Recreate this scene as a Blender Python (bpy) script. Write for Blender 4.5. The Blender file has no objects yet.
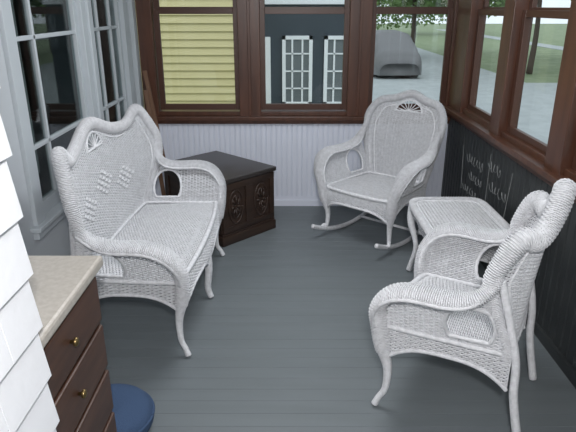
import bpy, math, random
import numpy as np
from mathutils import Vector
random.seed(4); np.random.seed(4)
scene=bpy.context.scene
scene.view_settings.view_transform='Standard'
scene.view_settings.exposure=0.0
PI=math.pi

# ---------------- materials ----------------
def mat(name,col,rough=.5,metal=0,spec=.5,noise=None,bump=None,emit=None):
    m=bpy.data.materials.new(name); m.use_nodes=True
    nt=m.node_tree; b=nt.nodes['Principled BSDF']
    b.inputs['Base Color'].default_value=(*col,1)
    b.inputs['Roughness'].default_value=rough
    b.inputs['Metallic'].default_value=metal
    b.inputs['Specular IOR Level'].default_value=spec
    tc=nt.nodes.new('ShaderNodeTexCoord')
    if noise:
        sc,c2,stretch=noise
        mp=nt.nodes.new('ShaderNodeMapping'); mp.inputs['Scale'].default_value=stretch
        n=nt.nodes.new('ShaderNodeTexNoise'); n.inputs['Scale'].default_value=sc; n.inputs['Detail'].default_value=5
        mx=nt.nodes.new('ShaderNodeMix'); mx.data_type='RGBA'
        mx.inputs['A'].default_value=(*col,1); mx.inputs['B'].default_value=(*c2,1)
        nt.links.new(tc.outputs['Object'],mp.inputs['Vector']); nt.links.new(mp.outputs[0],n.inputs['Vector'])
        rp=nt.nodes.new('ShaderNodeValToRGB'); rp.color_ramp.elements[0].position=.35; rp.color_ramp.elements[1].position=.65
        nt.links.new(n.outputs[0],rp.inputs[0]); nt.links.new(rp.outputs[0],mx.inputs['Factor'])
        nt.links.new(mx.outputs['Result'],b.inputs['Base Color'])
    if bump:
        sc,st=bump
        n2=nt.nodes.new('ShaderNodeTexNoise'); n2.inputs['Scale'].default_value=sc
        bp=nt.nodes.new('ShaderNodeBump'); bp.inputs['Strength'].default_value=st; bp.inputs['Distance'].default_value=.01
        nt.links.new(tc.outputs['Object'],n2.inputs['Vector']); nt.links.new(n2.outputs[0],bp.inputs['Height']); nt.links.new(bp.outputs[0],b.inputs['Normal'])
    return m
M_wick=mat('white_wicker',(.75,.755,.78),.8,spec=.2,noise=(45,(.63,.635,.655),(1,1,1)))
M_floor=mat('grey_floor_paint',(.155,.176,.187),.5,noise=(3,(.141,.161,.171),(.5,4,1)))
M_groove=mat('floor_seam',(.125,.14,.15),.7)
M_bead=mat('white_bead',(.70,.73,.82),.5)
M_white=mat('white_paint',(.50,.53,.56),.5)
M_whiteb=mat('white_shingle',(.84,.85,.88),.6,bump=(30,.1))
M_sash=mat('white_sash',(.46,.50,.53),.45)
M_dark=mat('dark_wainscot',(.024,.027,.029),.5,noise=(5,(.034,.038,.039),(1,1,1)))
M_brown=mat('brown_trim_wood',(.095,.038,.022),.35,noise=(4,(.062,.025,.015),(6,6,.6)))
M_brown2=mat('brown_sash_wood',(.068,.028,.017),.4)
M_chest=mat('dark_chest_wood',(.045,.026,.018),.35,noise=(3,(.025,.015,.012),(1,1,8)))
M_chesttop=mat('chest_top',(.034,.028,.026),.3)
M_dres=mat('dresser_wood',(.090,.042,.026),.4,noise=(3,(.055,.026,.017),(1,1,9)))
M_counter=mat('beige_counter',(.50,.465,.42),.35,noise=(60,(.43,.395,.35),(1,1,1)))
M_brass=mat('knob',(.25,.18,.08),.3,.9)
M_blue=mat('blue_fabric',(.040,.075,.150),.9,bump=(200,.4))
M_plank=mat('plank_wood',(.16,.085,.05),.5)
M_chalk=mat('chalk',(.26,.27,.27),.9)
M_ceil=mat('ceiling_paint',(.70,.71,.72),.7)
M_yel=mat('yellow_siding',(.66,.58,.30),.6)
M_yelt=mat('house_trim',(.70,.67,.55),.6)
M_slate=mat('slate_siding',(.045,.06,.075),.7)
M_wtrim=mat('garage_trim',(.85,.87,.9),.6)
M_gls2=mat('garage_glass',(.16,.18,.19),.15)
M_grass=mat('grass',(.20,.26,.14),.9,noise=(1.5,(.27,.32,.20),(1,1,1)))
M_road=mat('asphalt',(.44,.47,.47),.9,noise=(3,(.38,.41,.41),(1,1,1)))
M_tarp=mat('car_cover',(.19,.19,.195),.7,bump=(3,.6))
M_leaf=mat('leaves',(.13,.23,.07),.8,noise=(1.5,(.28,.40,.17),(1,1,1)))
M_bark=mat('bark',(.09,.07,.055),.9)
M_int=mat('interior_wall',(.06,.07,.07),.9)
M_curt=mat('curtain',(.30,.33,.33),.9)
M_tire=mat('tyre',(.02,.02,.02),.8)
def glass(name,tint=(1,1,1),g=.06):
    m=bpy.data.materials.new(name); m.use_nodes=True; nt=m.node_tree; nt.nodes.clear()
    o=nt.nodes.new('ShaderNodeOutputMaterial'); t=nt.nodes.new('ShaderNodeBsdfTransparent'); t.inputs[0].default_value=(*tint,1)
    gl=nt.nodes.new('ShaderNodeBsdfGlossy'); gl.inputs['Roughness'].default_value=.02
    mx=nt.nodes.new('ShaderNodeMixShader'); mx.inputs[0].default_value=g
    nt.links.new(t.outputs[0],mx.inputs[1]); nt.links.new(gl.outputs[0],mx.inputs[2]); nt.links.new(mx.outputs[0],o.inputs[0]); return m
M_glass=glass('window_glass',(.95,.97,.97),.04)
M_glassd=glass('house_window_glass',(.75,.8,.8),.12)

# ---------------- helpers ----------------
def link(ob,parent=None):
    scene.collection.objects.link(ob)
    if parent: ob.parent=parent
    return ob
def empty(name,loc=(0,0,0),rz=0):
    e=bpy.data.objects.new(name,None); e.empty_display_size=.1; e.location=loc; e.rotation_euler=(0,0,rz); return link(e)
def npmesh(name,V,F,m,parent=None,smooth=True):
    V=np.asarray(V,dtype=np.float32); F=np.asarray(F,dtype=np.int32)
    used,inv=np.unique(F.ravel(),return_inverse=True); V=V[used]; F=inv.reshape(F.shape)
    me=bpy.data.meshes.new(name); me.vertices.add(len(V)); me.vertices.foreach_set('co',V.ravel())
    me.loops.add(F.size); me.loops.foreach_set('vertex_index',F.ravel().astype(np.int32))
    me.polygons.add(len(F)); me.polygons.foreach_set('loop_start',np.arange(0,F.size,4,dtype=np.int32))
    me.update(calc_edges=True); me.validate()
    me.polygons.foreach_set('use_smooth',np.full(len(me.polygons),smooth)); me.materials.append(m)
    return link(bpy.data.objects.new(name,me),parent)
class Acc:
    def __init__(s): s.V=[];s.F=[];s.n=0
    def add(s,vf):
        V,F=vf; s.V.append(V.reshape(-1,3)); s.F.append(F+s.n); s.n+=len(V.reshape(-1,3))
    def box(s,x0,x1,y0,y1,z0,z1):
        V=np.array([(x,y,z) for x in(x0,x1) for y in(y0,y1) for z in(z0,z1)],float)
        F=np.array([(0,1,3,2),(4,6,7,5),(0,4,5,1),(2,3,7,6),(0,2,6,4),(1,5,7,3)]); s.add((V,F))
    def out(s,name,m,parent=None,smooth=False,bevel=0):
        ob=npmesh(name,np.concatenate(s.V),np.concatenate(s.F),m,parent,smooth)
        if bevel:
            b=ob.modifiers.new('bevel','BEVEL'); b.width=bevel; b.segments=2; b.limit_method='ANGLE'
        return ob
def cr(P,n):
    P=np.asarray(P,float); m=len(P); Q=np.vstack([2*P[0]-P[1],P,2*P[-1]-P[-2]])
    t=np.linspace(0,m-1-1e-9,n); i=t.astype(int); f=(t-i)[:,None]
    a,b,c,d=Q[i],Q[i+1],Q[i+2],Q[i+3]
    return .5*(2*b+(c-a)*f+(2*a-5*b+4*c-d)*f*f+(3*b-a-3*c+d)*f**3)
def tube(P,ra,rb=None,seg=8,ref=(1,0,0),step=None,rip=0,pitch=.011,braid=0,bp=.035,cap=True):
    P=np.asarray(P,float); ra=np.broadcast_to(np.asarray(ra,float),(len(P),)); rb=ra if rb is None else np.broadcast_to(np.asarray(rb,float),(len(P),))
    L=np.concatenate([[0],np.cumsum(np.linalg.norm(np.diff(P,axis=0),axis=1))])
    if step:
        n=max(3,int(L[-1]/step)); l=np.linspace(0,L[-1],n)
        P=np.stack([np.interp(l,L,P[:,k]) for k in range(3)],1); ra=np.interp(l,L,ra); rb=np.interp(l,L,rb); L=l
    T=np.gradient(P,axis=0); T/=np.linalg.norm(T,axis=1)[:,None]+1e-12
    R=np.array(ref,float)[None]; N=R-(T*R).sum(1)[:,None]*T; N/=np.linalg.norm(N,axis=1)[:,None]+1e-9
    B=np.cross(T,N)
    th=np.arange(seg)*2*PI/seg
    k=np.ones((len(P),seg))
    if rip: k+=rip*np.sin(2*PI*L/pitch)[:,None]
    if braid:
        a=2*PI*L/bp
        k+=braid*(np.maximum(np.cos(2*th[None]+a[:,None]),np.cos(2*th[None]-a[:,None]))-.6)
    V=P[:,None]+N[:,None]*(np.cos(th)[None]*ra[:,None]*k)[...,None]+B[:,None]*(np.sin(th)[None]*rb[:,None]*k)[...,None]
    n=len(P); idx=np.arange(n*seg).reshape(n,seg); nx=np.roll(idx,-1,1)
    F=np.stack([idx[:-1],nx[:-1],nx[1:],idx[1:]],-1).reshape(-1,4)
    V=V.reshape(-1,3)
    if cap:
        c0=len(V); V=np.vstack([V,P[0],P[-1]])
        h=np.arange(0,seg,2)
        F=np.vstack([F,np.stack([np.full(len(h),c0),(h+2)%seg,h+1,h],1),np.stack([np.full(len(h),c0+1),(n-1)*seg+h,(n-1)*seg+h+1,(n-1)*seg+(h+2)%seg],1)])
    return V,F
def weave(acc,S,u0,u1,v0,v1,pu=.021,pv=.0082,mask=None,amp=.0024,hw=.0038,hr=.0021):
    nv=max(1,int(round((v1-v0)/pv))); vs=v0+(np.arange(nv)+.5)*(v1-v0)/nv
    nu=int((u1-u0)/(pu/4))+2; us=np.linspace(u0,u1,nu)
    U,W=np.meshgrid(us,vs); e=1e-3
    P=S(U,W); Du=S(U+e,W)-S(U-e,W); Dv=S(U,W+e)-S(U,W-e)
    N=np.cross(Du,Dv); N/=np.linalg.norm(N,axis=-1,keepdims=True)+1e-12
    A=Dv/(np.linalg.norm(Dv,axis=-1,keepdims=True)+1e-12)
    j=np.arange(nv)[:,None]
    C=P+N*(amp*np.cos(PI*U/pu+PI*j))[...,None]
    R=np.stack([C+hw*A,C+hr*N,C-hw*A,C-hr*N],2)
    idx=np.arange(nv*nu*4).reshape(nv,nu,4)
    ok=np.ones((nv,nu),bool) if mask is None else mask(U,W,P)
    sg=ok[:,:-1]&ok[:,1:]
    nx=np.roll(idx,-1,2)
    F=np.stack([idx[:,:-1],nx[:,:-1],nx[:,1:],idx[:,1:]],-1)[sg].reshape(-1,4)
    if len(F): acc.add((R.reshape(-1,3),F))
    us=np.arange(u0+pu/2,u1,pu); ns=int((v1-v0)/.012)+2; vv=np.linspace(v0,v1,ns)
    U,W=np.meshgrid(us,vv,indexing='ij'); P=S(U,W); Du=S(U+e,W)-S(U-e,W); Dv=S(U,W+e)-S(U,W-e)
    N=np.cross(Du,Dv); N/=np.linalg.norm(N,axis=-1,keepdims=True)+1e-12
    A=Du/(np.linalg.norm(Du,axis=-1,keepdims=True)+1e-12); h=.0026
    R=np.stack([P+h*A,P+h*N,P-h*A,P-h*N],2); idx=np.arange(R.size//3).reshape(len(us),ns,4)
    ok=np.ones(U.shape,bool) if mask is None else mask(U,W,P)
    sg=ok[:,:-1]&ok[:,1:]; nx=np.roll(idx,-1,2)
    F=np.stack([idx[:,:-1],nx[:,:-1],nx[:,1:],idx[:,1:]],-1)[sg].reshape(-1,4)
    if len(F): acc.add((R.reshape(-1,3),F))
def wrapweave(acc,P,ra,rb,ref=(1,0,0),pitch=.0082,nw=10):
    """woven skin around a tube: rings that go over and under lengthwise stakes"""
    P=np.asarray(P,float)
    L=np.concatenate([[0],np.cumsum(np.linalg.norm(np.diff(P,axis=0),axis=1))])
    T=np.gradient(P,axis=0); T/=np.linalg.norm(T,axis=1)[:,None]+1e-12
    R=np.array(ref,float)[None]; N=R-(T*R).sum(1)[:,None]*T; N/=np.linalg.norm(N,axis=1)[:,None]+1e-9; B=np.cross(T,N)
    n=int(L[-1]/pitch); l=(np.arange(n)+.5)*L[-1]/n
    ip=lambda A:np.stack([np.interp(l,L,A[:,k]) for k in range(3)],1)
    p,t,nn,bb=ip(P),ip(T),ip(N),ip(B); a=np.interp(l,L,ra); b=np.interp(l,L,rb)
    m=nw*4; th=np.arange(m)*2*PI/m
    rad=nn[:,None]*(np.cos(th)*a[:,None])[...,None]+bb[:,None]*(np.sin(th)*b[:,None])[...,None]
    on=nn[:,None]*(np.cos(th)*b[:,None])[...,None]+bb[:,None]*(np.sin(th)*a[:,None])[...,None]; on/=np.linalg.norm(on,axis=-1,keepdims=True)
    off=.0018*np.cos(th[None]*nw+PI*np.arange(n)[:,None])
    C=p[:,None]+rad+on*off[...,None]; t=np.broadcast_to(t[:,None],C.shape)
    Rr=np.stack([C+.0038*t,C+.0020*on,C-.0038*t,C-.0020*on],2)
    idx=np.arange(n*m*4).reshape(n,m,4); r=np.roll(idx,-1,1); q=np.roll(idx,-1,2); rq=np.roll(r,-1,2)
    acc.add((Rr.reshape(-1,3),np.stack([idx,q,rq,r],-1).reshape(-1,4)))

# ---------------- wicker seat builder ----------------
def wicker_seat(name,loc,rz,W,D=.54,sz=.42,top=.98,dome=.06,lobe=0.,taper=.12,flare=.07,lean=.22,wrap=.09,widen=.12,midleg=False,rocker=False,diamonds=False,drop=.14,armw=.045,lcurve=.03,lc=.78,dw=.33,lw=.15,roll=0.):
    e=empty(name,loc,rz); hw=W/2
    yb=D/2
    def hx(y): return hw*(1-taper*np.clip((y+D/2)/D,0,1)**1.5)
    def yf(x): return -D/2-.035*(1-(x/hw)**2)
    a=Acc()
    def Sseat(u,v):
        y=yf(u)*(1-v/D)+yb*(v/D); return np.stack([u,y,sz+.012*(1-(u/hw)**2)-.02*np.clip(v/D,0,1)-.02*np.clip(1-v/.06,0,1)**2],-1)
    weave(a,Sseat,-hw,hw,0,D,mask=lambda U,V,P:np.abs(U)<hx(P[...,1])+.005)
    a.out('seat',M_wick,e,True)
    a=Acc(); fr=Acc()
    def dep(x):
        s=np.abs(x)/hw
        return (.085+.085*np.abs(np.cos(PI*x/hw))**5) if midleg else (.085+.10*s**4)
    AH=.19
    def Sap(u,v): return np.stack([u,yf(u)-.02*np.sin(PI*np.clip(v/.16,0,1)),sz-.01-v],-1)
    weave(a,Sap,-hw,hw,0,AH,mask=lambda U,V,P:V<dep(U))
    xs=np.linspace(-hw,hw,60); p=Sap(xs,dep(xs)); fr.add(tube(p,.010,ref=(0,1,0),step=.006,braid=.15))
    p=Sap(xs,xs*0-.004); fr.add(tube(p,.015,ref=(0,1,0),step=.006,braid=.18))
    def runz(y):
        R=1.05; return R-math.sqrt(R*R-(y-.03)**2)+.016
    ctrl=[
      (yb+.01+lean*.30-wrap*.8,sz+.40,widen*hw*.8,.016,.016),
      (yb-.025-wrap*.5,sz+.31,max(.02,widen*hw*.75),.028,.024),
      (yb-.12-wrap*.2,sz+.255,flare*.98,.042,.027),
      (0.02,sz+.235,flare*1.1,armw+.004,.028),
      (-D/2+.12,sz+.235,flare*1.15,armw+.008,.028),
      (-D/2+.03,sz+.20,flare*1.05,armw+.008,.030),
      (-D/2-.025,sz+.12,flare*.75,armw,.030),
      (-D/2-.03,sz+.03,flare*.35,armw-.006,.032),
      (-D/2-.015,sz-.09,.01,.034,.032),
      (-D/2+.01,sz-.21,-.012,.023,.023),
      (-D/2+.008,sz-.32,-.008,.018,.018),
      (-D/2-.015,.05 if not rocker else runz(-D/2)+.03,.004,.017,.017),
      (-D/2-.030,.012 if not rocker else runz(-D/2-.03)+.004,.012,.019,.019)]
    ctrl=np.array(ctrl)
    C=cr(ctrl,160)
    up=C[:int(160*6.2/12)]; o=np.argsort(up[:,0]); ay,az,ax=up[o,0],up[o,1],up[o,2]
    for sd in(-1,1):
        P=np.stack([sd*(hx(C[:,0])+C[:,2]),C[:,0],C[:,1]],1)
        fr.add(tube(P,C[:,3]-.003,C[:,4]-.003,seg=14,ref=(1,0,0),step=.0028,rip=.05))
        n=int(160*7/12); m=int(160*8.3/12)
        wrapweave(fr,P[:m],C[:m,3],C[:m,4],nw=14)
        for q in(-1,1):
            Q=P[14:n].copy(); Q[:,0]+=q*C[14:n,3]*.95; Q[:,2]-=.008
            fr.add(tube(Q,.009,ref=(1,0,0),step=.006,braid=.2))
        def Sside(u,v,sd=sd):
            fl=np.interp(u,ay,ax)
            t=np.clip((v-sz)/.235,0,1.3)
            return np.stack([sd*(hx(u)+fl*t**1.3+.006*np.sin(PI*np.clip((sz-v)/.15,0,1))),u,v],-1)
        dside=lambda y:.07+.09*np.abs((y)/(D/2))**3
        yo=.12-wrap*.25
        def mk(U,V,P):
            op=(np.where(V>sz+.07,((U-yo)/.090)**2+((V-(sz+.10))/.105)**2,((U-yo)/.090)**2+((V-(sz+.07))/.03)**4))<1
            return (V<np.interp(U,ay,az))&(V>sz-dside(U))&~op&(U<yb-wrap*np.clip((V-sz)/.3,0,1)+.012)
        weave(a,Sside,-D/2-.015,yb,sz-.17,sz+.34,mask=mk)
        th=np.linspace(0,2*PI,50); uu=yo+.095*np.cos(th); vv=sz+.10+.11*np.sin(th); vv=np.maximum(vv,sz+.035)
        fr.add(tube(Sside(uu,vv),.009,ref=(1,0,0),step=.006,braid=.15))
        ys=np.linspace(-D/2,yb,40); fr.add(tube(Sside(ys,sz-dside(ys)),.009,ref=(1,0,0),step=.006,braid=.15))
        fr.add(tube(Sside(ys,ys*0+sz),.011,ref=(1,0,0),step=.006,braid=.15))
        yl=yb+.075
        pz=.01 if not rocker else runz(yl)+.003
        wb=hx(yb)
        pts=cr([(sd*wb*(1+widen*.7),yb+.02+lean*.33-wrap*.8,sz+.33),(sd*wb*.98,yb+.012,sz),(sd*wb*.96,yb+.03,sz*.55),(sd*wb*.95,yl,pz)],30)
        fr.add(tube(pts,np.linspace(.016,.018,30),ref=(1,0,0),step=.0028,rip=.05))
    if midleg:
        pts=cr([(0,-D/2-.03,sz-.05),(0,-D/2-.04,sz-.2),(0,-D/2-.028,.08),(0,-D/2-.045,.012)],30)
        fr.add(tube(pts,np.linspace(.026,.018,30),ref=(1,0,0),step=.0028,rip=.05))
        pts=cr([(0,yb,sz-.02),(0,yb+.02,.2),(0,yb+.06,.01)],20); fr.add(tube(pts,.017,ref=(1,0,0),step=.0028,rip=.05))
    for y in(-D/2+.06,yb-.02): fr.add(tube([(-hx(y)*.98,y,sz-.05),(hx(y)*.98,y,sz-.05)],.012,ref=(0,1,0)))
    if rocker:
        for sd in(-1,1):
            ys=np.linspace(-D/2-.17,yb+.24,60)
            P=np.stack([np.full(60,sd*hw*.97)-sd*.02*(ys+D/2),ys,[runz(y) for y in ys]],1)
            fr.add(tube(P,.014,.018,seg=10,ref=(1,0,0),step=.01))
        for y in(.18,): fr.add(tube([(-hw*.95,y,runz(y)+.012),(hw*.95,y,runz(y)+.012)],.011,ref=(0,1,0)))
    a.out('side_and_apron_weave',M_wick,e,True)
    a=Acc(); wb=hx(yb)
    def bw(z):
        t=np.clip((z-sz)/(top-sz),0,1.2); return wb*(1+widen*np.sin(np.clip(t,0,1)*PI*.62))
    def topf(s):
        q=np.abs(s)
        return top+dome*np.exp(-(s/dw)**2)+lobe*np.exp(-((q-lc)/lw)**2)-drop*np.clip((q-.55)/.45,0,1)**3.2
    def Sb(u,v):
        s=u/wb; y=yb+lean*(v-sz)+lcurve*np.clip((v-sz)/(top-sz),0,1.3)**2-wrap*np.abs(s)**2.6*np.clip((v-sz)/.3,.15,1)
        return np.stack([s*bw(v),y,v],-1)
    fz=top+dome-.135; fa=.092; fb=.088
    def mb(U,V,P):
        s=U/wb; return (V<topf(s))&~((((U*1.1)/fa)**2+((V-fz)/fb)**2<1)&(V>fz))
    weave(a,Sb,-wb,wb,sz-.03,top+dome+lobe,mask=mb)
    a.out('back_weave',M_wick,e,True)
    ss=np.linspace(-1,1,160); zs=topf(ss)
    up=np.linspace(sz-.02,topf(np.array([1.]))[0],30)
    U=np.concatenate([np.full(29,-wb),ss*wb,np.full(29,wb)]); Z=np.concatenate([up[:-1],zs,up[:-1][::-1]])
    E=Sb(U,Z); rr=.016+ (.012+roll)*np.clip((Z-sz-.2)/.25,0,1)
    for _ in range(6): E[1:-1]=(E[:-2]+2*E[1:-1]+E[2:])/4
    fr.add(tube(E,rr-.003,ref=(0,1,0),seg=12,step=.005,braid=.08,bp=.05)); wrapweave(fr,E,rr,rr,ref=(0,1,0),nw=9)
    In=Sb(U*(1-.055/wb),Z-.05*np.clip((Z-sz)/.4,0,1)); fr.add(tube(In,.006,ref=(0,1,0),step=.006,braid=.2))
    th=np.linspace(0,PI,30); arc=Sb(fa*.95*np.cos(th),fz+fb*.97*np.sin(th)); fr.add(tube(arc,.008,ref=(0,1,0),step=.006,braid=.15))
    xs=np.linspace(-fa,fa,12); fr.add(tube(Sb(xs,xs*0+fz),.008,ref=(0,1,0),step=.006,braid=.15))
    for t in np.linspace(.22,PI-.22,8):
        q=np.linspace(.15,1,6); fr.add(tube(Sb(fa*.9*np.cos(t)*q,fz+fb*.95*np.sin(t)*q),.0035,ref=(0,1,0)))
    hub=Sb(np.array([.0,.0,0.]),np.array([fz,fz+.008,fz+.018])); fr.add(tube(hub,[.02,.018,.008],ref=(0,1,0)))
    xs=np.linspace(-wb,wb,30); fr.add(tube(Sb(xs,xs*0+sz),.012,ref=(0,1,0),step=.006,braid=.15))
    fr.out('frame_arms_legs',M_wick,e,True)
    if diamonds:
        d=Acc()
        cs=[(-.25,sz+.27),(0,sz+.33),(.25,sz+.27)] if W>1 else [(0,sz+.3)]
        for cx,cz in cs:
            for i in range(4):
                for j in range(4):
                    c0=(i-1.5)*.034; c1=(j-1.5)*.034
                    def Sd(u,v,cx=cx,cz=cz):
                        q=Sb(cx+(u-v)*.85,cz+(u+v)*.60); q=q.copy(); q[...,1]-=.006; return q
                    q=np.array([[c0-.012,c1-.012],[c0+.012,c1-.012],[c0+.012,c1+.012],[c0-.012,c1+.012]])
                    lo=Sd(q[:,0],q[:,1]); hi=Sd(q[:,0]*1-(q[:,0]-c0)*.35,q[:,1]-(q[:,1]-c1)*.35); hi[:,1]-=.004
                    V=np.vstack([lo,hi]); d.add((V,np.array([(4,5,6,7),(0,1,5,4),(1,2,6,5),(2,3,7,6),(3,0,4,7)])))
        d.out('diamond_weave',M_wick,e,False)
    return e

wicker_seat('wicker_loveseat',(-.775,3.08,0),math.radians(88),1.22,D=.51,sz=.42,top=.985,dome=.10,lobe=.115,taper=.03,flare=.10,lean=.08,wrap=.14,widen=.26,midleg=True,diamonds=True,drop=.15,armw=.05,lcurve=.02,lc=.84,lw=.13,dw=.30,roll=.004)
wicker_seat('wicker_rocking_chair',(.69,4.11,0),math.radians(-41),.58,sz=.41,top=1.0,dome=.055,taper=.12,flare=.07,lean=.2,wrap=.05,widen=.30,rocker=True,drop=.13)
wicker_seat('wicker_armchair',(.78,2.20,0),math.radians(-119),.57,D=.50,sz=.42,top=.87,dome=.17,lobe=.06,taper=.08,flare=.08,lean=.06,wrap=.14,widen=.22,drop=.13,armw=.052,lcurve=.02,dw=.36,lc=.84,lw=.15,roll=.012)

# ---------------- wicker table ----------------
def table():
    e=empty('wicker_coffee_table',(1.03,3.15,0)); hx,hy,h=.235,.34,.50
    a=Acc(); weave(a,lambda u,v:np.stack([u,v,u*0+h],-1),-hx,hx,-hy,hy)
    def ring(k,z):
        t=np.linspace(0,2*PI,121); c=np.cos(t); s=np.sin(t); n=7
        r=(np.abs(c)**n+np.abs(s)**n)**(-1/n); return np.stack([r*c*(hx+k),r*s*(hy+k),t*0+z],1)
    per=2*(2*hx+2*hy)
    def Sa(u,v):
        t=u/per*2*PI; c=np.cos(t); s=np.sin(t); n=7; r=(np.abs(c)**n+np.abs(s)**n)**(-1/n)
        k=-.012-.05*np.clip(v/.2,0,1)**.8+.02*np.sin(PI*np.clip(v/.1,0,1)); return np.stack([r*c*(hx+k),r*s*(hy+k),h-.01-v],-1)
    def mk(U,V,P):
        px=np.abs(P[...,0])/hx; py=np.abs(P[...,1])/hy; m=np.minimum(px,py); return V<.12+.10*m**2.2
    weave(a,Sa,0,per,0,.22,mask=mk); a.out('table_weave',M_wick,e,True)
    f=Acc()
    wr=ring(0,h); wrapweave(f,wr,np.full(len(wr),.02),np.full(len(wr),.018),ref=(0,0,1),nw=8)
    f.add(tube(ring(0,h),.017,ref=(0,0,1),step=.006,braid=.1)); f.add(tube(ring(-.03,h+.004),.007,ref=(0,0,1),step=.006,braid=.16))
    u=np.linspace(0,per,200)
    px=np.abs(Sa(u,u*0)[:,0])/hx; py=np.abs(Sa(u,u*0)[:,1])/hy
    f.add(tube(Sa(u,.12+.10*np.minimum(px,py)**2.2),.009,ref=(0,0,1),step=.006,braid=.15))
    for sx in(-1,1):
        for sy in(-1,1):
            p=cr([(sx*(hx-.02),sy*(hy-.03),h-.02),(sx*(hx-.02),sy*(hy-.03),h-.14),(sx*(hx-.055),sy*(hy-.07),.2),(sx*(hx-.03),sy*(hy-.04),.012)],40)
            f.add(tube(p,cr([(.026,),(.024,),(.016,),(.019,)],40)[:,0],ref=(1,0,0),step=.0028,rip=.05))
    for sy in(-1,1): f.add(tube([(-hx+.05,sy*(hy-.07),.2),(hx-.05,sy*(hy-.07),.2)],.010,ref=(0,1,0)))
    f.add(tube([(0,-hy+.07,.2),(0,hy-.07,.2)],.010,ref=(1,0,0)))
    f.out('table_frame',M_wick,e,True)
table()

# ---------------- room shell ----------------
XL,XR,YB,Y0=-1.27,1.38,4.80,-1.6
a=Acc(); a.box(XL-.15,XR+.15,Y0,YB+.15,-.12,-.006); a.out('floor_base',M_groove).name='subfloor'
a=Acc(); y=Y0
while y<YB+.1:
    a.box(XL-.02,XR+.02,y+.0006,min(y+.0837,YB+.02),-.03,0); y+=.0843
a.out('floor',M_floor,None,False,.0008)
a=Acc(); a.box(XL-.15,XR+.15,Y0,YB+.15,2.45,2.55); a.out('ceiling',M_ceil)
def bead(acc,p0,p1,z0,z1,nrm,pitch=.045,depth=.006,th=.1):
    p0=np.array(p0,float);p1=np.array(p1,float);L=np.linalg.norm(p1-p0);d=(p1-p0)/L;n=np.array(nrm,float)
    prof=[];x=0
    while x<L:
        for (q,o) in((0,-depth),(.005,0),(pitch-.012,0),(pitch-.009,-.003),(pitch-.005,0)):
            if x+q<=L: prof.append((x+q,o))
        x+=pitch
    prof.append((L,0)); prof=np.array(prof)
    P=p0[None]+d[None]*prof[:,:1]+n[None]*prof[:,1:]
    A=np.column_stack([P,np.full(len(P),z0)]);B=np.column_stack([P,np.full(len(P),z1)])
    V=np.vstack([A,B]);m=len(P);i=np.arange(m-1);F=np.stack([i,i+1,i+1+m,i+m],1); acc.add((V,F))
SB=.75
a=Acc(); bead(a,(XL,YB),(XR,YB),0,SB,(0,-1)); a.box(XL-.1,XR+.1,YB+.01,YB+.12,0,SB); a.out('wall_back',M_bead)
a=Acc(); bead(a,(XL,YB-.012),(XR,YB-.012),0,.09,(0,-1),pitch=10); a.box(XL,XR,YB-.02,YB-.001,0,.055); a.out('baseboard_back',M_bead)
SR=.83
a=Acc(); bead(a,(XR,YB),(XR,Y0),0,SR,(-1,0),pitch=.07,depth=.004); a.box(XR+.01,XR+.12,Y0,YB+.1,0,SR); a.out('wall_right',M_dark)
a=Acc(); a.box(XR-.018,XR-.001,Y0,YB,0,.06); a.out('baseboard_right',M_dark)
T=Acc(); yb=YB
T.box(XL+.04,XR-.0,yb-.03,yb+.10,SB,SB+.03)
T.box(XL+.03,XR-.0,yb-.06,yb+.12,SB+.03,SB+.065)
T.box(XL+.04,XR,yb-.0,yb+.1,SB+.065,SB+.10)
T.box(XL+.04,XR,yb-.02,yb+.1,2.28,2.45)
glX=[(-1.05,-.45),(-.19,.46),(.72,1.30)]
edges=[(XL+.05,-1.10),(-.41,-.23),(.50,.68),(1.34,XR+.1)]
for x0,x1 in edges: T.box(x0,x1,yb-.022,yb+.1,SB+.06,2.30)
for x0,x1 in edges[1:3]: T.box((x0+x1)/2-.012,(x0+x1)/2+.012,yb-.032,yb,SB+.065,2.30)
T.out('trim_1',M_brown,None,False,.004)
def sash(name,axis,c,a0,a1,zb,zt,glassm,framem,w=.045,meet=1.655,inset=.03):
    e=empty(name); f=Acc()
    def bx(p0,p1,q0,q1,d0,d1):
        if axis=='y': f.box(p0,p1,c+d0,c+d1,q0,q1)
        else: f.box(c+d0,c+d1,p0,p1,q0,q1)
    for (z0,z1,d,rb,rt) in((zb-.05,meet+.02,inset,.05,.04),(meet-.02,zt+.02,inset+.031,.055,.03)):
        bx(a0-w,a0,z0,z1,d,d+.03); bx(a1,a1+w,z0,z1,d,d+.03)
        bx(a0+.0005,a1-.0005,z0,z0+rb,d+.001,d+.029); bx(a0+.0005,a1-.0005,z1-rt,z1,d+.001,d+.029)
    f.out('sash_frame',framem,e,False,.002)
    g=Acc(); dm=inset+.045
    if axis=='y': g.box(a0-.02,a1+.02,c+dm,c+dm+.003,zb-.02,zt+.01)
    else: g.box(c+dm,c+dm+.003,a0-.02,a1+.02,zb-.02,zt+.01)
    g.out('pane',glassm,e)
for i,(x0,x1) in enumerate(glX): sash('window_%d'%(i+1),'y',YB,x0,x1,.91,2.24,M_glass,M_brown2)
T=Acc()
xr=XR
T.box(xr-.03,xr+.1,Y0,YB,SR,SR+.04); T.box(xr-.065,xr+.12,Y0,YB-.03,SR+.04,SR+.075); T.box(xr,xr+.1,Y0,YB,SR+.07,SR+.11)
T.box(xr-.02,xr+.1,Y0,YB,2.28,2.45)
gY=[(3.80,4.38),(2.93,3.53),(2.05,2.65),(1.17,1.77),(.29,.89),(-.6,0.)]
ed=[(4.43,YB),(3.58,3.75),(2.70,2.88),(1.82,2.0),(.94,1.12),(.05,.24),(Y0,-.65)]
for y0,y1 in ed: T.box(xr-.022,xr+.1,y0,y1,SR+.07,2.30)
T.out('trim_2',M_brown,None,False,.004)
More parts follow.
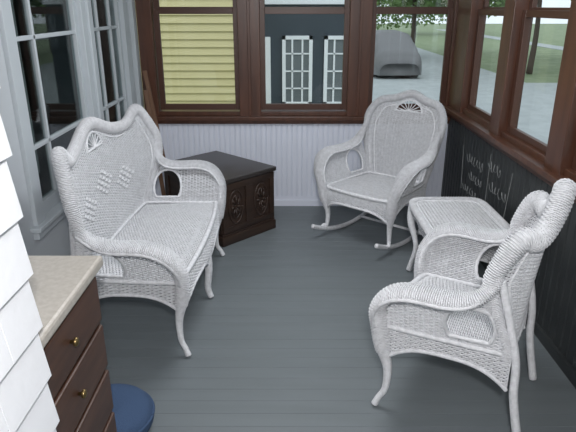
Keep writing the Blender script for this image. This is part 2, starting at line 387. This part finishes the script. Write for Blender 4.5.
for i,(y0,y1) in enumerate(gY): sash('window_%d'%(i+4),'x',XR,y0,y1,.98,2.24,M_glass,M_brown2)
a=Acc()
def sol(y0,y1,z0,z1): a.box(XL-.12,XL,y0,y1,z0,z1)
sol(1.16,2.62,0,2.45); sol(2.62,YB,0,.60); sol(2.62,YB,2.30,2.45); sol(4.62,YB,.6,2.3)
a.out('wall_left',M_white)
a=Acc(); a.box(XL,XL+.02,1.18,YB-.02,0,.10); a.out('baseboard_left',M_white,None,False,.004)
T=Acc()
T.box(XL-.03,XL+.03,2.58,4.70,.60,.65); T.box(XL-.02,XL+.05,2.56,4.72,.645,.67)
for y0,y1 in((2.60,2.70),(3.60,3.80),(4.52,4.66)): T.box(XL-.05,XL+.022,y0,y1,.66,2.32)
T.box(XL+.0,XL+.045,4.70,YB-.0,0.,2.45)
for y0,y1 in((3.685,3.715),): T.box(XL,XL+.036,y0,y1,.66,2.32)
T.out('trim_3',M_sash,None,False,.004)
def leftwin(name,y0,y1,ym,zm):
    e=empty(name); f=Acc(); w=.045
    f.box(XL-.05,XL-.01,y0,y0+w,.67,2.3); f.box(XL-.05,XL-.01,y1-w,y1,.67,2.3); f.box(XL-.05,XL-.01,y0,y1,.67,.67+.07); f.box(XL-.05,XL-.01,y0,y1,2.24,2.3)
    for y in ym: f.box(XL-.045,XL-.018,y-.011,y+.011,.7,2.3)
    for z in zm: f.box(XL-.045,XL-.018,y0,y1,z-.011,z+.011)
    f.out('sash_frame',M_sash,e,False,.003)
    g=Acc(); g.box(XL-.036,XL-.032,y0+.01,y1-.01,.7,2.29); g.out('pane',M_glassd,e)
leftwin('window_10',2.70,3.60,(2.98,),(1.02,1.55))
leftwin('window_11',3.80,4.52,(4.02,4.30),(1.02,1.55))
a=Acc(); a.box(XL-1.6,XL-1.5,2.3,5,0,2.45); a.box(XL-1.6,XL-.12,2.3,2.4,0,2.45); a.box(XL-1.6,XL-.12,4.9,5,0,2.45); a.box(XL-1.6,XL-.12,2.3,5,-.1,0); a.box(XL-1.6,XL-.12,2.3,5,2.45,2.5)
a.out('wall_interior',M_int)
a=Acc()
def drape(y0,y1,z0,z1,x):
    t=np.linspace(y0,y1,60); xx=x+.015*np.sin((t-y0)*90)
    V=np.vstack([np.column_stack([xx,t,t*0+z0]),np.column_stack([xx,t,t*0+z1])]); i=np.arange(59); return V,np.stack([i,i+1,i+61,i+60],1)
a.add(drape(3.12,3.30,.75,2.3,XL-.25)); a.add(drape(4.1,4.5,.75,2.3,XL-.25)); a.out('curtain',M_curt,None,True)
SX=-.60; SY=1.15
a=Acc(); a.box(XL-.12,SX-.01,Y0,SY,0,2.45); a.out('wall_entry',M_white)
a=Acc(); z=.002
def shin2(y0,y1,z0,z1):
    V=np.array([(SX-.004,y0,z1),(SX-.004,y1,z1),(SX+.014,y1,z0),(SX+.014,y0,z0),(SX-.004,y0,z0),(SX-.004,y1,z0),(SX-.006,y0,z1),(SX-.006,y1,z1)],float)
    F=np.array([(0,1,2,3),(3,2,5,4),(6,0,3,4),(1,7,5,2),(6,7,1,0)]); return V,F
while z<2.40:
    y=SY+.012; zt=min(z+.150,2.44)
    while y>Y0:
        w=random.uniform(.14,.26); y1=max(y-w,Y0); a.add(shin2(y1+.0012,y-.0012,z,zt)); y=y1
    z+=.14
a.out('siding_shingles',M_whiteb)
a=Acc(); a.box(XL-.12,XR+.12,Y0-.1,Y0,0,2.45); a.out('wall_front',M_white)

# chalk scribbles on right wainscot
c=Acc()
def scrib(yc,zc,w,h,n,seed):
    t=np.linspace(0,1,160)
    amp=.5+.5*np.abs(np.sin(t*7+seed)); y=yc-w/2+w*t+.02*np.cos(t*n*2*PI); zz=zc+h*amp*np.sin(t*n*2*PI+.8*np.sin(t*9))
    c.add(tube(np.stack([t*0+XR-.003,y,zz],1),.0018,seg=4,ref=(1,0,0)))
scrib(4.0,.62,.35,.035,6,1); scrib(3.95,.50,.28,.03,5,2); scrib(3.6,.68,.22,.035,4,3); scrib(4.05,.38,.30,.03,5,4); scrib(3.5,.55,.3,.035,5,5); scrib(2.9,.62,.3,.03,5,6)
for y0,z0,y1,z1 in((3.7,.40,3.7,.76),(3.3,.74,3.36,.35),(4.3,.68,4.25,.34),(3.15,.45,3.0,.72)): c.add(tube([(XR-.003,y0,z0),(XR-.003,y1,z1)],.002,seg=4,ref=(1,0,0)))
c.out('chalk_scribbles',M_chalk)

# ---------------- wooden chest ----------------
e=empty('wooden_chest',(-.555,4.30,0),math.atan2(-.69,.72))
H=.52;hx_,hy_=.35,.265
a=Acc(); a.box(-hx_,hx_,-hy_,hy_,.06,H-.03); a.out('body',M_chest,e,False,.003)
a=Acc(); a.box(-hx_-.015,hx_+.015,-hy_-.015,hy_+.015,0,.075); a.box(-hx_-.008,hx_+.008,-hy_-.008,hy_+.008,.075,.095); a.out('plinth',M_chest,e,False,.005)
a=Acc(); a.box(-hx_-.02,hx_+.02,-hy_-.02,hy_+.02,H-.035,H); a.out('lid',M_chesttop,e,False,.006)
a=Acc()
x=hx_
for y0,y1,z0,z1 in((-hy_,hy_,.10,.14),(-hy_,hy_,.43,.48),(-hy_,-hy_+.045,.14,.43),(hy_-.045,hy_,.14,.43),(-.035,.035,.14,.43)): a.box(x,x+.012,y0,y1,z0,z1)
for x0,x1,z0,z1 in((-hx_,hx_,.10,.14),(-hx_,hx_,.43,.48),(-hx_,-hx_+.05,.14,.43),(hx_-.05,hx_,.14,.43)): a.box(x0,x1,-hy_-.012,-hy_,z0,z1)
a.out('panel_frames',M_chest,e,False,.003)
a=Acc()
for cy in(-.13,.13):
    t=np.linspace(0,2*PI,40)
    for rr,rz2 in((.07,.13),(.045,.09)): a.add(tube(np.stack([t*0+x+.003,cy+rr*np.cos(t),.285+rz2*np.sin(t)],1),.005,ref=(1,0,0)))
    for k in range(8):
        q=k*PI/4; a.add(tube([(x+.004,cy+.012*math.cos(q),.285+.02*math.sin(q)),(x+.008,cy+.035*math.cos(q),.285+.06*math.sin(q)),(x+.002,cy+.048*math.cos(q),.285+.09*math.sin(q))],[.004,.009,.003],ref=(1,0,0)))
a.out('carving',M_chest,e,True)

e=empty('leaning_planks')
for i,(b,t) in enumerate((((-1.00,4.66,.0),(-1.175,4.715,1.20)),((-1.06,4.60,.0),(-1.17,4.67,1.05)))):
    b=np.array(b);t=np.array(t); d=(t-b)/np.linalg.norm(t-b); s=np.array([1,0,0])-d[0]*d; s/=np.linalg.norm(s); n=np.cross(d,s)
    V=np.array([p+s*u*.016+n*w*.007 for p in(b,t) for u in(-1,1) for w in(-1,1)]); V[:,2]=np.maximum(V[:,2],0)
    npmesh('plank_%d'%(i+1),V,np.array([(0,1,3,2),(4,6,7,5),(0,4,5,1),(2,3,7,6),(0,2,6,4),(1,5,7,3)]),M_plank,e,False)

# ---------------- dresser ----------------
e=empty('dresser')
dx0,dx1,dy0,dy1=-1.14,-.655,1.19,1.70
a=Acc(); a.box(dx0,dx1,dy0,dy1,.07,.875); a.box(dx0+.02,dx1-.04,dy0+.02,dy1-.02,0,.07); a.out('carcass',M_dres,e,False,.003)
a=Acc(); a.box(dx0-.01,dx1+.032,dy0-.015,dy1+.02,.875,.915); a.out('countertop',M_counter,e,False,.010)
a=Acc(); zz=.855
for i in range(4):
    a.box(dx1,dx1+.016,dy0+.02,dy1-.02,zz-.165,zz); zz-=.185
a.out('drawer_fronts',M_dres,e,False,.006)
a=Acc(); zz=.855
for i in range(4):
    zc=zz-.08; yc=1.41
    a.add(tube([(dx1+.016,yc,zc),(dx1+.026,yc,zc),(dx1+.028,yc,zc),(dx1+.036,yc,zc),(dx1+.040,yc,zc)],[.006,.006,.014,.014,.006],seg=12,ref=(0,0,1)))
    zz-=.185
a.out('knobs',M_brass,e,True)
e=empty('blue_floor_cushion',(-.755,1.915,0))
prof=np.array([(0,.005),(.12,.004),(.165,.02),(.185,.06),(.178,.10),(.15,.128),(.09,.142),(.03,.138),(0,.130)]); pr=cr(prof,36); pr[:,0]=np.maximum(pr[:,0],0)
th=np.linspace(0,2*PI,49)[:-1]; V=np.stack([pr[:,None,0]*np.cos(th),pr[:,None,0]*np.sin(th),np.repeat(pr[:,1:2],48,1)],-1).reshape(-1,3)
idx=np.arange(36*48).reshape(36,48); nx=np.roll(idx,-1,1); F=np.stack([idx[:-1],nx[:-1],nx[1:],idx[1:]],-1).reshape(-1,4)
npmesh('cushion_body',V,F,M_blue,e)
t=np.linspace(0,2*PI,80); V,F=tube(np.stack([.184*np.cos(t),.184*np.sin(t),t*0+.085],1),.006,ref=(0,0,1)); npmesh('piping',V,F,M_blue,e)
V,F=tube([(0,0,.128),(0,0,.138),(0,0,.142)],[.018,.016,.004],ref=(1,0,0)); npmesh('button',V,F,M_blue,e)

# ---------------- outdoors ----------------
GZ=-.6
a=Acc(); a.box(-40,60,-30,80,GZ-.1,GZ); a.out('lawn',M_grass)
a=Acc(); a.box(1.7,7.5,18,40,GZ+.001,GZ+.02); a.box(4.4,13.5,-30,18,GZ+.001,GZ+.02); a.box(1.7,4.4,8,18,GZ+.001,GZ+.02); a.box(15.0,16.3,-30,60,GZ+.001,GZ+.02); a.out('road',M_road)
a=Acc(); a.box(-40,-.55,9.3,12,GZ+.001,6)
a.out('house_core',M_yelt).name='yellow_house'
yh=bpy.data.objects['yellow_house']
a=Acc(); z=GZ+.002
while z<6:
    V=np.array([(-14,9.29,z+.13),(-.6,9.29,z+.13),(-.6,9.255,z),(-14,9.255,z),(-.6,9.30,z),(-14,9.30,z)],float)
    a.add((V,np.array([(0,1,2,3),(3,2,4,5)]))); z+=.12
ob=a.out('siding',M_yel,yh)
a=Acc(); a.box(-.62,-.54,9.24,9.34,GZ+.001,6); a.out('corner_board',M_yelt,yh)
g=empty('garage')
a=Acc(); a.box(-.50,1.45,10,14,GZ+.001,2.6); a.out('garage_walls',M_slate,g)
a=Acc();gl=Acc()
for x0,x1 in((-.10,.42),(.62,1.14)):
    z0,z1=.05,1.22
    for b in((x0,x0+.06,z0,z1),(x1-.06,x1,z0,z1),(x0,x1,z0,z0+.06),(x0,x1,z1-.06,z1)): a.box(b[0],b[1],9.94,10.0,b[2],b[3])
    for k in(1,2):
        xx=x0+(x1-x0)*k/3; a.box(xx-.015,xx+.015,9.95,9.99,z0,z1)
    for k in(1,2,3):
        q=z0+(z1-z0)*k/4; a.box(x0,x1,9.95,9.99,q-.012,q+.012)
    gl.box(x0+.03,x1-.03,9.97,9.98,z0+.03,z1-.03)
a.box(-.42,-.30,9.95,10,GZ+.001,1.2); a.box(-.5,1.45,9.9,10,1.72,1.80)
a.out('garage_window_frames',M_wtrim,g); gl.out('garage_panes',M_gls2,g)
g=empty('covered_car',(3.60,21,GZ+.021),math.radians(2))
ys=np.linspace(-2.1,2.1,40); th=np.linspace(0,PI,24)
hh=np.interp(ys,[-2.1,-1.95,-1.5,-.7,.6,1.2,1.9,2.1],[.5,.85,1.05,1.42,1.45,1.05,.9,.5]); ww=np.interp(ys,[-2.1,-1.8,1.8,2.1],[.66,.80,.80,.66])
V=np.stack([ww[:,None]*np.sign(np.cos(th))*np.abs(np.cos(th))**.45*(1+.03*np.sin(ys[:,None]*9)),np.repeat(ys[:,None],24,1),.12+(hh[:,None]-.12)*np.sin(th)**.6],-1)
idx=np.arange(40*24).reshape(40,24); F=np.stack([idx[:-1,:-1],idx[:-1,1:],idx[1:,1:],idx[1:,:-1]],-1).reshape(-1,4)
F2=[]
for r in(0,39):
    for k in range(11): F2.append((idx[r,k],idx[r,k+1],idx[r,22-k],idx[r,23-k]))
npmesh('cover',V.reshape(-1,3),np.vstack([F,np.array(F2)]),M_tarp,g)
a=Acc()
for sx in(-.70,.70):
    for y in(-1.3,1.3): a.add(tube([(sx-.1,y,.30),(sx+.1,y,.30)],.30,seg=20,ref=(0,0,1)))
a.out('wheels',M_tire,g,True)
def leaves(n,c,r,sz):
    p=np.random.randn(n,3); p/=np.linalg.norm(p,axis=1)[:,None]; p*=(np.random.rand(n,1)**.4); p=p*np.array(r)+np.array(c)
    u=np.random.randn(n,3);u/=np.linalg.norm(u,axis=1)[:,None]; w=np.cross(u,np.random.randn(n,3)); w/=np.linalg.norm(w,axis=1)[:,None]
    V=np.stack([p-u*sz,p+w*sz*.6,p+u*sz,p-w*sz*.6],1).reshape(-1,3); return V,np.arange(4*n).reshape(n,4)
def tree(x,y,h,r,tr=.14):
    e=empty('tree',(x,y,GZ+.025)); V,F=tube(cr([(0,0,0),(.05,0,h*.4),(-.05,.05,h)],12),np.linspace(tr,tr*.5,12),ref=(1,0,0)); npmesh('trunk',V,F,M_bark,e)
    a=Acc()
    for k in range(7): a.add(leaves(900,np.random.randn(3)*[r*.5,r*.5,r*.25]+[0,0,h],(r*.6,r*.6,r*.5),.13))
    a.out('foliage',M_leaf,e)
for t in((5.6,26.5,3.4,2.2),(9.5,30,4.5,2.6),(14.2,22,3.6,2.4,.22),(14.3,14,3.6,2.2,.22),(14.2,8.5,3.6,2.2,.2),(8.6,20.5,3.8,1.8,.12)): tree(*t)
def hedge(c,r,n):
    V,F=leaves(n,c,r,.16); return npmesh('hedge',V,F,M_leaf)
hedge((4,50,2.9),(16,2,3.2),16000); hedge((24,14,2.3),(2.0,26,2.6),22000)

# ---------------- lights ----------------
w=bpy.data.worlds.new('sky'); scene.world=w; w.use_nodes=True; nt=w.node_tree; bg=nt.nodes['Background']
bg.inputs[0].default_value=(.84,.92,1,1); bg.inputs[1].default_value=1.25
s=bpy.data.lights.new('sun','SUN'); s.energy=.5; s.angle=math.radians(20); so=bpy.data.objects.new('sun',s); so.rotation_euler=(math.radians(38),math.radians(12),0); link(so)
f=bpy.data.lights.new('camera_flash','AREA'); f.energy=46; f.size=.14; f.color=(1,.985,.98); fo=bpy.data.objects.new('camera_flash',f); fo.location=(.06,-.10,1.98); fo.rotation_euler=(math.radians(72),0,0); link(fo)
p=bpy.data.lights.new('added_ceiling_fill','AREA'); p.energy=29; p.shape='DISK'; p.size=.9; p.color=(.95,.97,1); po=bpy.data.objects.new('added_ceiling_fill',p); po.location=(0,2.9,2.43); link(po)  # unseen fill light, added below the ceiling to brighten the porch

# ---------------- camera ----------------
cam=bpy.data.cameras.new('cam'); cam.lens=35; cam.sensor_width=36; co=bpy.data.objects.new('camera',cam)
co.location=(0,0,1.7); co.rotation_euler=(math.radians(90-20.6),0,0); link(co); scene.camera=co
